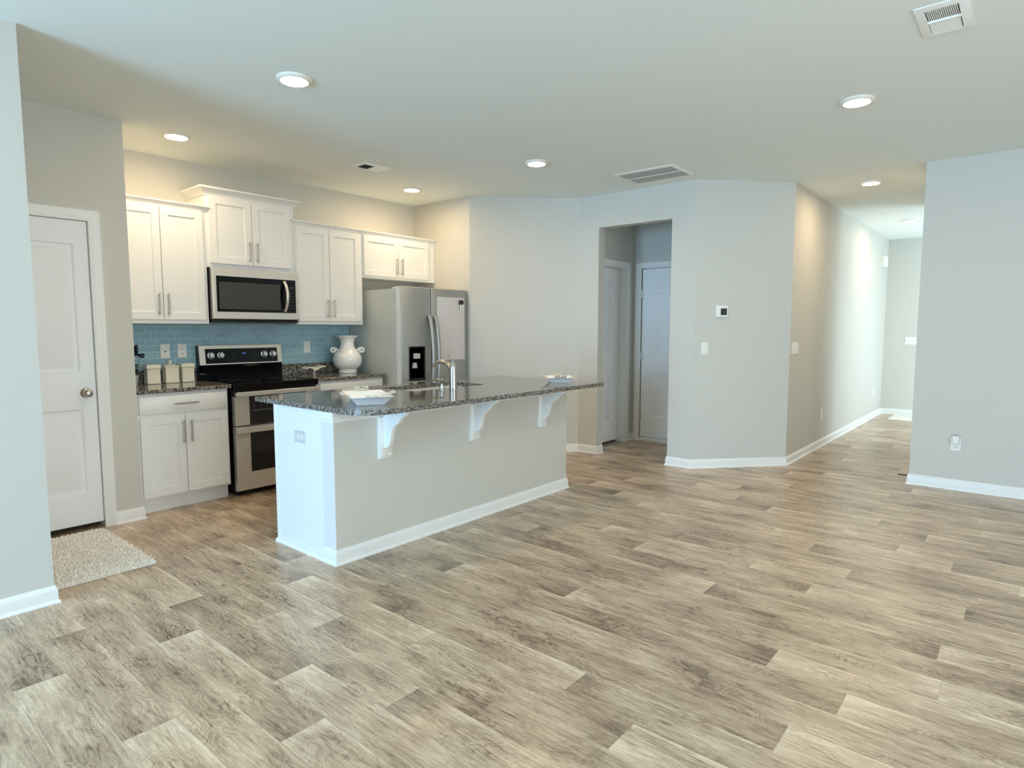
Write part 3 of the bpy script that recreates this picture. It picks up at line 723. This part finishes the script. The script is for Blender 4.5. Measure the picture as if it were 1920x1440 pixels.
for x in (2.276, 3.068, 3.848):
    b = B(); b.prism(prof, x + 0.030, x + 0.060, YZ)
    c = make('corbel', b, M['trim'], isl, bevel=0.003)
    f = facing_front(IY0 - 0.0002)
    make('back_plate', B().nested(f, x, x + 0.100, 0.570, 0.825, [(0, 0), (0, 0.014), (0.005, 0.018)]), M['trim'], c)
    for u in (x + 0.022, x + 0.078):
        make('screw_cap', B().lathe(Fr(f.p(u, 0.592, 0.018), f.U, f.V, f.N), [(0.008, 0), (0.006, 0.004), (0, 0.005)], 12), M['plate'], c)
PF = Fr((IX0 + 0.0035, 0, 0), (0, -1, 0), (0, 0, 1), (-1, 0, 0))
outlet('horizontal white outlet on the white end panel of the island', PF, -3.332, 0.706, True)

# island top with sink cut-out
def rounded(x0, x1, y0, y1, r, n=10):
    pts = []
    for (cx, cy, rr, a0) in ((x1 - r[0], y0 + r[0], r[0], -90), (x1 - r[1], y1 - r[1], r[1], 0), (x0 + r[2], y1 - r[2], r[2], 90), (x0 + r[3], y0 + r[3], r[3], 180)):
        for k in range(n + 1): a = math.radians(a0 + 90 * k / n); pts.append((cx + rr * math.cos(a), cy + rr * math.sin(a)))
    return pts
SX0, SX1, SY0, SY1 = 2.845, 3.580, 3.285, 3.690
bm = bmesh.new(); loops = []
for ring in (rounded(1.962, 4.346, 2.665, 3.845, (0.02, 0.03, 0.015, 0.19)), rounded(SX0, SX1, SY0, SY1, (0.05,) * 4)):
    vs = [bm.verts.new((x, y, 0.9145)) for x, y in ring]
    loops += [bm.edges.new((vs[i], vs[(i + 1) % len(vs)])) for i in range(len(vs))]
bmesh.ops.triangle_fill(bm, use_beauty=True, use_dissolve=False, edges=loops)
g = bmesh.ops.extrude_face_region(bm, geom=bm.faces[:])
bmesh.ops.translate(bm, vec=(0, 0, -0.030), verts=[v for v in g['geom'] if isinstance(v, bmesh.types.BMVert)])
o = make('countertop', bm, M['granite'], at=(3.15, 3.25, 0.8845), bevel=0.0025)
tag(o, 'large dark speckled granite top of the island with a rounded corner', 'countertop')
t = thing('sink', 'stainless undermount sink set in the island top', 'sink', (3.21, 3.49, 0.69))
bm = bmesh.new(); rr = []
for dz, ins in ((0.8835, -0.012), (0.8835, 0.0), (0.72, 0.008), (0.695, 0.03)):
    rr.append([bm.verts.new((x, y, dz)) for x, y in rounded(SX0 + ins, SX1 - ins, SY0 + ins, SY1 - ins, (0.05,) * 4)])
for a, c in zip(rr, rr[1:]):
    for i in range(len(a)): bm.faces.new((a[i], a[(i + 1) % len(a)], c[(i + 1) % len(a)], c[i]))
bm.faces.new(rr[-1])
bw = make('basin', bm, M['steel'], t); sd = bw.modifiers.new('thickness', 'SOLIDIFY'); sd.thickness = 0.0012; sd.offset = -1
make('drain', B().lathe(Fr((3.21, 3.49, 0.6955), (1, 0, 0), (0, 1, 0), (0, 0, 1)), [(0.045, 0), (0.045, 0.002), (0.030, 0.003), (0, 0.003)], 20), M['chrome'], t)
# faucet
t = thing('faucet', 'tall nickel single lever faucet with arched spout', 'faucet', (3.155, 3.222, 0.9145))
g = Fr((3.155, 3.222, 0.9147), (1, 0, 0), (0, 1, 0), (0, 0, 1))
make('faucet_body', B().lathe(g, [(0.030, 0), (0.030, 0.006), (0.0285, 0.02), (0.029, 0.09), (0.0265, 0.15), (0.0255, 0.172), (0.022, 0.178), (0.022, 0.186), (0.018, 0.192), (0, 0.194)], 28), M['nickel'], t)
pts = [(3.155, 3.230, 1.030), (3.155, 3.255, 1.072), (3.155, 3.288, 1.098), (3.155, 3.325, 1.111), (3.155, 3.362, 1.109), (3.155, 3.395, 1.097), (3.155, 3.418, 1.082), (3.155, 3.428, 1.070)]
make('spout', B().tube(pts, [0.017, 0.0165, 0.016, 0.0155, 0.015, 0.0145, 0.0145, 0.015], 14), M['nickel'], t)
pts = [(3.155, 3.222, 1.105), (3.155, 3.226, 1.122), (3.155, 3.236, 1.138), (3.155, 3.250, 1.150), (3.155, 3.268, 1.156)]
make('lever', B().tube(pts, [0.013, 0.010, 0.008, 0.007, 0.008], 12), M['nickel'], t)
t = thing('soap_dispenser', 'short nickel soap dispenser pump left of the faucet', 'soap dispenser', (3.055, 3.236, 0.9145))
g = Fr((3.055, 3.236, 0.9147), (1, 0, 0), (0, 1, 0), (0, 0, 1))
make('pump_body', B().lathe(g, [(0.021, 0), (0.021, 0.006), (0.016, 0.010), (0.0135, 0.03), (0.0135, 0.058), (0.016, 0.062), (0.016, 0.074), (0.012, 0.078), (0, 0.079)], 20), M['nickel'], t)
make('nozzle', B().tube([(3.055, 3.244, 0.983), (3.055, 3.28, 0.987), (3.055, 3.312, 0.985), (3.055, 3.330, 0.976)], [0.0085, 0.008, 0.007, 0.006], 10), M['nickel'], t)

# ------------------------------------------------------------------ dishes
def spiral(f, cu, cv, r0, turns, w, n=26, hand=1, a0=0.0):
    return [f.p(cu + r0 * (1 - 0.72 * k / n) * math.cos(a0 + hand * 2 * PI * turns * k / n), cv + r0 * (1 - 0.72 * k / n) * math.sin(a0 + hand * 2 * PI * turns * k / n), w) for k in range(n + 1)]
def serving_dish(label, x, y, a, L, Wd, Hh, ends=(-1, 1)):
    t = thing('serving_dish', label, 'dish', (x, y, 0.9145), 'rectangular serving dishes on the island')
    f = yaw_frame(x, y, 0.9148, a)
    def rect(w_, l_, z): return [(-w_, -l_, z), (w_, -l_, z), (w_, l_, z), (-w_, l_, z)]
    seqs = [rect(Wd * 0.32, L * 0.37, 0.0), rect(Wd * 0.33, L * 0.38, 0.004), rect(Wd * 0.46, L * 0.465, Hh - 0.005), rect(Wd * 0.50, L * 0.50, Hh), rect(Wd * 0.50, L * 0.50, Hh + 0.003),
            rect(Wd * 0.445, L * 0.45, Hh - 0.002), rect(Wd * 0.32, L * 0.36, 0.010)]
    b = B(); rr = [[b.v(f.p(*q)) for q in s_] for s_ in seqs]
    b.face(rr[0][::-1])
    for p, q in zip(rr, rr[1:]):
        for i in range(4): b.face([p[i], p[(i + 1) % 4], q[(i + 1) % 4], q[i]])
    b.face(rr[-1])
    make('bowl', b, M['ceramic'], t, bevel=0.002)
    def scrolls(name, O, A, Nn):
        g = Fr(O, A, Nn, Vector(A).cross(Vector(Nn)))
        b = B()
        for h in (-1, 1): b.tube(spiral(g, h * 0.026, 0.016, 0.022, 1.35, 0.0, 30, h, PI / 2 * (1 - h) + (0.4 if h > 0 else -0.4)), [0.0055 - 0.0026 * k / 30 for k in range(31)], 7)
        b.tube([g.p(-0.050, -0.004), g.p(-0.02, 0.004), g.p(0, 0.006), g.p(0.02, 0.004), g.p(0.050, -0.004)], 0.005, 7)
        return make(name, b, M['cream_handle'], t)
    up = f.N * 0.55
    for s in ends: scrolls('scroll_handle', f.p(0, s * L * 0.50, Hh + 0.004), f.U, (f.V * s + up).normalized())
    for s in (-1, 1): scrolls('side_scroll', f.p(s * Wd * 0.50, -L * 0.12, Hh + 0.003), f.V, (f.U * s + up * 0.6).normalized())
    for s in (-1, 1):
        b = B(); g = Fr(f.p(0, s * L * 0.475, Hh + 0.002), f.U, f.V, f.N)
        b.tube(spiral(g, -0.022, 0.0, 0.017, 1.3, 0.002), 0.0018, 6); b.tube(spiral(g, 0.022, 0.0, 0.017, 1.3, 0.002, hand=-1, a0=PI), 0.0018, 6)
        make('rim_scroll', b, M['cream_dark'], t)
    return t
serving_dish('white rectangular dish at the near left corner of the island', 2.236, 3.018, math.radians(-28), 0.42, 0.245, 0.050, (1,))
serving_dish('white rectangular dish at the far right end of the island', 4.150, 2.985, math.radians(-50), 0.27, 0.225, 0.040)
t = thing('footed_dish', 'small cream dish with curled ends on a dark stand behind the range', 'dish', (3.31, 5.30, 0.9145))
f = yaw_frame(3.31, 5.30, 0.9148, 0.0)
b = B(); top = [(-0.112, 0.058), (-0.100, 0.070), (-0.07, 0.078), (-0.035, 0.073), (0.0, 0.066), (0.035, 0.073), (0.07, 0.080), (0.098, 0.082), (0.112, 0.076)]
bot = [(0.104, 0.068), (0.07, 0.066), (0.04, 0.056), (0.014, 0.040), (-0.002, 0.036), (-0.018, 0.042), (-0.04, 0.056), (-0.07, 0.064), (-0.098, 0.056)]
b.prism(top + bot, -0.05, 0.05, Fr(f.O, f.U, f.N, f.V)); make('bowl', b, M['cream'], t, bevel=0.003)
make('pedestal', B().lathe(f, [(0.040, 0), (0.040, 0.004), (0.014, 0.010), (0.010, 0.030), (0.016, 0.040), (0, 0.040)], 20), M['pewter'], t)
b = B(); b.obox(f, -0.030, -0.022, -0.056, -0.052, 0.012, 0.050); make('spoon', b, M['ceramic'], t, bevel=0.001)

# vase
t = thing('vase', 'white urn vase with scroll handles beside the refrigerator', 'vase', (3.645, 5.22, 0.9145))
g = Fr((3.645, 5.22, 0.9148), (1, 0, 0), (0, 1, 0), (0, 0, 1))
make('urn', B().lathe(g, [(0.0, 0.004), (0.086, 0.0), (0.091, 0.004), (0.091, 0.012), (0.085, 0.016), (0.091, 0.024), (0.090, 0.031), (0.086, 0.036), (0.100, 0.045), (0.122, 0.066), (0.136, 0.095), (0.141, 0.130), (0.138, 0.160), (0.127, 0.188), (0.110, 0.208), (0.094, 0.222),
    (0.083, 0.238), (0.073, 0.258), (0.066, 0.280), (0.064, 0.302), (0.068, 0.325), (0.080, 0.345), (0.097, 0.358), (0.107, 0.363), (0.108, 0.370), (0.100, 0.370), (0.070, 0.335), (0.056, 0.30), (0.060, 0.26), (0.0, 0.22)], 40, caps=False), M['ceramic'], t)
vd = Vector((math.cos(math.radians(-40)), math.sin(math.radians(-40)), 0))
for s in (-1, 1):
    b = B(); ff = Fr((3.645, 5.22, 0.9148), vd * s, (0, 0, 1), (vd * s).cross(Vector((0, 0, 1))))
    pts = [ff.p(0.088, 0.222), ff.p(0.106, 0.236), ff.p(0.122, 0.246)] + [ff.p(0.138 + 0.021 * math.cos(a), 0.228 + 0.021 * math.sin(a)) for a in [math.radians(q) for q in (95, 60, 25, -10, -45, -80, -115, -150, -185)]] + [ff.p(0.124, 0.236), ff.p(0.136, 0.236)]
    b.tube(pts, [0.012, 0.012, 0.012] + [0.012] * 9 + [0.009, 0.007], 10); make('scroll_handle', b, M['ceramic'], t)

# canisters
cans = [(1.895, 5.345, 0.100, 'square cream canister at the left of the three, lid edge scalloped'), (2.034, 5.350, 0.104, 'square cream canister in the middle with a knobbed lid'), (2.158, 5.350, 0.098, 'square cream canister at the right, next to the range')]
for k, (x, y, w, lb) in enumerate(cans):
    t = thing('canister', lb, 'canister', (x, y, 0.9145), 'cream canisters on the left counter')
    h = w / 2; f = yaw_frame(x, y, 0.9148, math.radians(-4))
    prof = [(0.96, 0), (1.0, 0.004), (1.0, 0.010), (0.95, 0.016), (0.94, 0.08), (0.95, 0.110), (0.97, 0.122)]
    b = B(); rr = [[b.v(f.p(sx * h * s_, sy * h * s_, z)) for sx, sy in ((-1, -1), (1, -1), (1, 1), (-1, 1))] for s_, z in prof]
    b.face(rr[0][::-1]); b.face(rr[-1])
    for p, q in zip(rr, rr[1:]):
        for i in range(4): b.face([p[i], p[(i + 1) % 4], q[(i + 1) % 4], q[i]])
    make('jar', b, M['cream'], t, bevel=0.003)
    if k == 1: lp = [(0.97, 0.1225), (1.03, 0.126), (1.03, 0.132), (0.86, 0.140), (0.50, 0.150), (0.25, 0.156)]
    else: lp = [(0.98, 0.1225), (1.02, 0.124), (1.03, 0.148), (1.00, 0.154)]
    b = B(); rr = [[b.v(f.p(sx * h * s_, sy * h * s_, z)) for sx, sy in ((-1, -1), (1, -1), (1, 1), (-1, 1))] for s_, z in lp]
    b.face(rr[0][::-1]); b.face(rr[-1])
    for p, q in zip(rr, rr[1:]):
        for i in range(4): b.face([p[i], p[(i + 1) % 4], q[(i + 1) % 4], q[i]])
    lid = make('lid', b, M['cream'], t, bevel=0.002)
    if k == 1: make('lid_knob', B().lathe(Fr(f.p(0, 0, 0.155), f.U, f.V, f.N), [(0.008, 0), (0.006, 0.012), (0.016, 0.020), (0.018, 0.026), (0, 0.030)], 16), M['ceramic'], lid)
    else:
        b = B(); e = h * 1.03
        b.tube([f.p(-e + 2 * e * i / 24, -h * 1.0 - 0.001, 0.126 - 0.010 * abs(math.sin(i * PI / 6))) for i in range(25)], 0.0013, 5)
        make('scallop_edge', b, M['cream_dark'], lid)
# potted flowers behind the wall corner
t = thing('potted_flowers', 'deep blue flowers and green leaves in a small pot left of the canisters', 'plant', (1.735, 5.30, 0.9145))
g = Fr((1.735, 5.30, 0.9148), (1, 0, 0), (0, 1, 0), (0, 0, 1))
make('pot', B().lathe(g, [(0.0, 0), (0.034, 0), (0.042, 0.05), (0.046, 0.075), (0.046, 0.082), (0.040, 0.082), (0.036, 0.06), (0, 0.06)], 20), M['pot'], t)
b = B(); rnd = random.Random(3)
for k in range(46):
    a = rnd.uniform(0, 2 * PI); l = rnd.uniform(0.05, 0.08); e = rnd.uniform(-0.2, 1.0); z0 = 0.9148 + 0.08 + rnd.uniform(0, 0.065)
    D = Vector((math.cos(a) * math.cos(e), math.sin(a) * math.cos(e), math.sin(e))); Sx = D.cross(Vector((0, 0, 1))).normalized() * 0.018; O = Vector((1.735, 5.30, z0))
    up = Vector((0, 0, 0.005))
    q = [O, O + D * l * 0.45 + Sx, O + D * l - Vector((0, 0, 0.014)), O + D * l * 0.45 - Sx]
    c = b.v(O + D * l * 0.5 + up); vs = [b.v(p) for p in q]
    for i in range(4): b.face([vs[i], vs[(i + 1) % 4], c])
make('leaves', b, M['leaf'], t)
FLW = ((0.018, -0.02, 1.205), (0.062, -0.02, 1.142), (-0.03, 0.0, 1.19), (0.012, -0.03, 1.160), (0.030, 0.01, 1.185))
for (dx, dy, z) in FLW:
    b = B(); b.tube([(1.735, 5.30, 0.985), (1.735 + dx * 0.6, 5.30 + dy * 0.6, 1.06), (1.735 + dx, 5.30 + dy, z)], 0.0022, 6)
    make('stem', b, M['leaf'], t)
for (dx, dy, z) in FLW:
    b = B(); O = Vector((1.735 + dx, 5.30 + dy, z))
    for k in range(11):
        a = k * 2 * PI / 5.5 + z * 9; lift = 0.012 if k > 5 else -0.002; D = Vector((math.cos(a), math.sin(a), 0.45 * math.sin(2 * a + k))); Sx = Vector((-math.sin(a), math.cos(a), 0.5)) * 0.013
        O2 = O + Vector((0, 0, lift)); vs = [b.v(p) for p in (O2, O2 + D * 0.018 + Sx, O2 + D * 0.032, O2 + D * 0.018 - Sx)]; c = b.v(O2 + D * 0.018 + Vector((0, 0, 0.004)))
        for i in range(4): b.face([vs[i], vs[(i + 1) % 4], c])
    make('flower', b, M['petal'], t)

# ------------------------------------------------------------------ mats
def shag(name, x0, x1, y0, y1, step, h, m, label):
    t = thing(name, label, 'rug', ((x0 + x1) / 2, (y0 + y1) / 2, 0))
    b = B(); b.box(x0 + 0.01, x1 - 0.01, y0 + 0.01, y1 - 0.01, 0.001, h * 0.5)
    make('backing', b, m, t)
    b = B(); nx, ny = int((x1 - x0) / step), int((y1 - y0) / step); rnd = random.Random(5)
    for i in range(nx):
        for j in range(ny):
            x, y = x0 + (i + 0.5 + rnd.uniform(-.45, .45)) * step, y0 + (j + 0.5 + rnd.uniform(-.45, .45)) * step
            O = Vector((x, y, h * 0.35)); a = rnd.uniform(0, 2 * PI); l = h * rnd.uniform(0.75, 1.0)
            D = Vector((math.cos(a) * 0.75, math.sin(a) * 0.75, 1)).normalized() * l; r = step * 0.60
            base = [b.v(O + Vector((r * math.cos(a + q), r * math.sin(a + q), 0))) for q in (0, 2.094, 4.189)]
            mid = [b.v(O + D * 0.6 + Vector((r * 0.9 * math.cos(a + q), r * 0.9 * math.sin(a + q), 0))) for q in (0, 2.094, 4.189)]
            tip = b.v(O + D)
            for q in range(3): b.face([base[q], base[(q + 1) % 3], mid[(q + 1) % 3], mid[q]]); b.face([mid[q], mid[(q + 1) % 3], tip])
    p = make('pile', b, m, t); return t
shag('door_mat', 0.56, 1.325, 3.785, 4.712, 0.0105, 0.024, M['shag'], 'cream shag mat on the floor before the panel door')
b = B(); b.box(10.60, 11.24, 0.80, 1.59, 0.0005, 0.012)
tag(make('hall_rug', b, M['rug'], at=(10.9, 1.2, 0), bevel=0.003), 'pale flat rug at the far end of the hall', 'rug')

# ------------------------------------------------------------------ ceiling fittings
LP = [(1.952, 3.235, 'round downlight above the left end of the island, largest in view'), (1.944, 4.805, 'round downlight at the far left before the tall wall cabinet'),
      (4.193, 3.265, 'round downlight above the right end of the island'), (4.167, 4.821, 'round downlight before the refrigerator corner, left of the centre one'),
      (4.345, 0.903, 'round downlight at the upper right, in front of the hall mouth'), (6.795, 1.260, 'nearer of the two downlights in the hall'), (9.455, 1.288, 'farther of the two downlights in the hall')]
root = None
for x, y, lb in LP:
    if root is None:
        root = t = thing('downlight', lb, 'ceiling light', (x, y, CE), 'round recessed ceiling lights')
        g = Fr((x, y, CE), (1, 0, 0), (0, -1, 0), (0, 0, -1))
        make('trim_ring', B().lathe(g, [(0.0, 0.0005), (0.096, 0.0005), (0.096, 0.006), (0.088, 0.014), (0.080, 0.018), (0.074, 0.018), (0.072, 0.010), (0.0, 0.010)], 36), M['fixture'], t)
        make('diffuser', B().lathe(g, [(0.0715, 0.0105), (0.0715, 0.014), (0.050, 0.0165), (0.0, 0.0175)], 36), M['lamp'], t)
    else: dup(root, (x, y, CE), lb)
def vent(name, label, x0, x1, y0, y1, lip, banks, slats, along, cat='ceiling vent'):
    t = thing(name, label, cat, ((x0 + x1) / 2, (y0 + y1) / 2, CE))
    b = B(); a, c = -y1, -y0
    b.sweep(CEIL, [(x0, a), (x0, c), (x1, c), (x1, a)], [(0, 0.0005), (0, 0.004), (lip * 0.5, 0.010), (lip, 0.010), (lip, 0.0005)], closed=True)
    make('frame', b, M['vent'], t)
    return t, x0 + lip, x1 - lip, a + lip, c - lip
# square register, upper right
t, x0, x1, v0, v1 = vent('ceiling_register', 'square white two way vent at the upper right corner', 3.298, 3.640, 0.286, 0.482, 0.036, 2, 0, 0)
b = B(); b.obox(CEIL, x0, x1, v0, v1, 0.0005, 0.0012); make('duct_opening', b, M['duct'], t)
xm = (x0 + x1) / 2
for (a, c, s) in ((x0 + 0.004, xm - 0.008, -1), (xm + 0.008, x1 - 0.004, 1)):
    b = B(); nn = 16
    for k in range(nn):
        v = v0 + 0.004 + (v1 - v0 - 0.008) * (k + 0.5) / nn
        b.prism([(a, 0.002), (c, 0.002), (c, 0.010) if s > 0 else (c, 0.004), (a, 0.004) if s > 0 else (a, 0.010)], v - (0.0018 if s < 0 else 0.0046), v + (0.0018 if s < 0 else 0.0030), Fr(CEIL.O, CEIL.U, CEIL.N, CEIL.V * 1.0))
    make('louvre_bank', b, M['vent'], t)
b = B(); b.obox(CEIL, xm - 0.007, xm + 0.007, v0, v1, 0.001, 0.011); make('centre_bar', b, M['vent'], t)
# two way register over the kitchen
t, x0, x1, v0, v1 = vent('ceiling_register', 'small white vent with one dark half above the range', 3.255, 3.535, 4.358, 4.545, 0.026, 2, 0, 0)
xm = x0 + (x1 - x0) * 0.5
b = B(); b.obox(CEIL, x0, xm, v0, v1, 0.0005, 0.0012); make('duct_opening', b, M['duct'], t)
b = B()
for k in range(8):
    v = v0 + (v1 - v0) * (k + 0.5) / 8; b.obox(CEIL, x0, xm, v - 0.001, v + 0.001, 0.0015, 0.006)
make('louvre_bank', b, M['duct'], t)
b = B(); b.obox(CEIL, xm, x1, v0, v1, 0.0005, 0.004)
for k in range(10):
    v = v0 + (v1 - v0) * (k + 0.5) / 10; b.obox(CEIL, xm + 0.006, x1, v - 0.004, v + 0.004, 0.004, 0.008)
make('louvre_bank', b, M['vent'], t)
# return air grille
t, x0, x1, v0, v1 = vent('return_grille', 'large white return air grille in front of the passage', 4.975, 5.400, 2.412, 2.985, 0.030, 2, 0, 0)
b = B(); b.obox(CEIL, x0, x1, v0, v1, 0.0005, 0.0015); make('filter', b, M['duct'], t)
b = B(); nn = 22
for k in range(nn):
    x = x0 + (x1 - x0) * (k + 0.5) / nn
    b.prism([(x - 0.0075, 0.002), (x - 0.0065, 0.002), (x + 0.0075, 0.012), (x + 0.0065, 0.012)], v0, v1, Fr(CEIL.O, CEIL.U, CEIL.N, CEIL.V))
make('louvre_bank', b, M['filter'], t)
b = B(); xm = (x0 + x1) / 2; b.obox(CEIL, xm - 0.005, xm + 0.005, v0, v1, 0.001, 0.014); make('centre_bar', b, M['vent'], t)
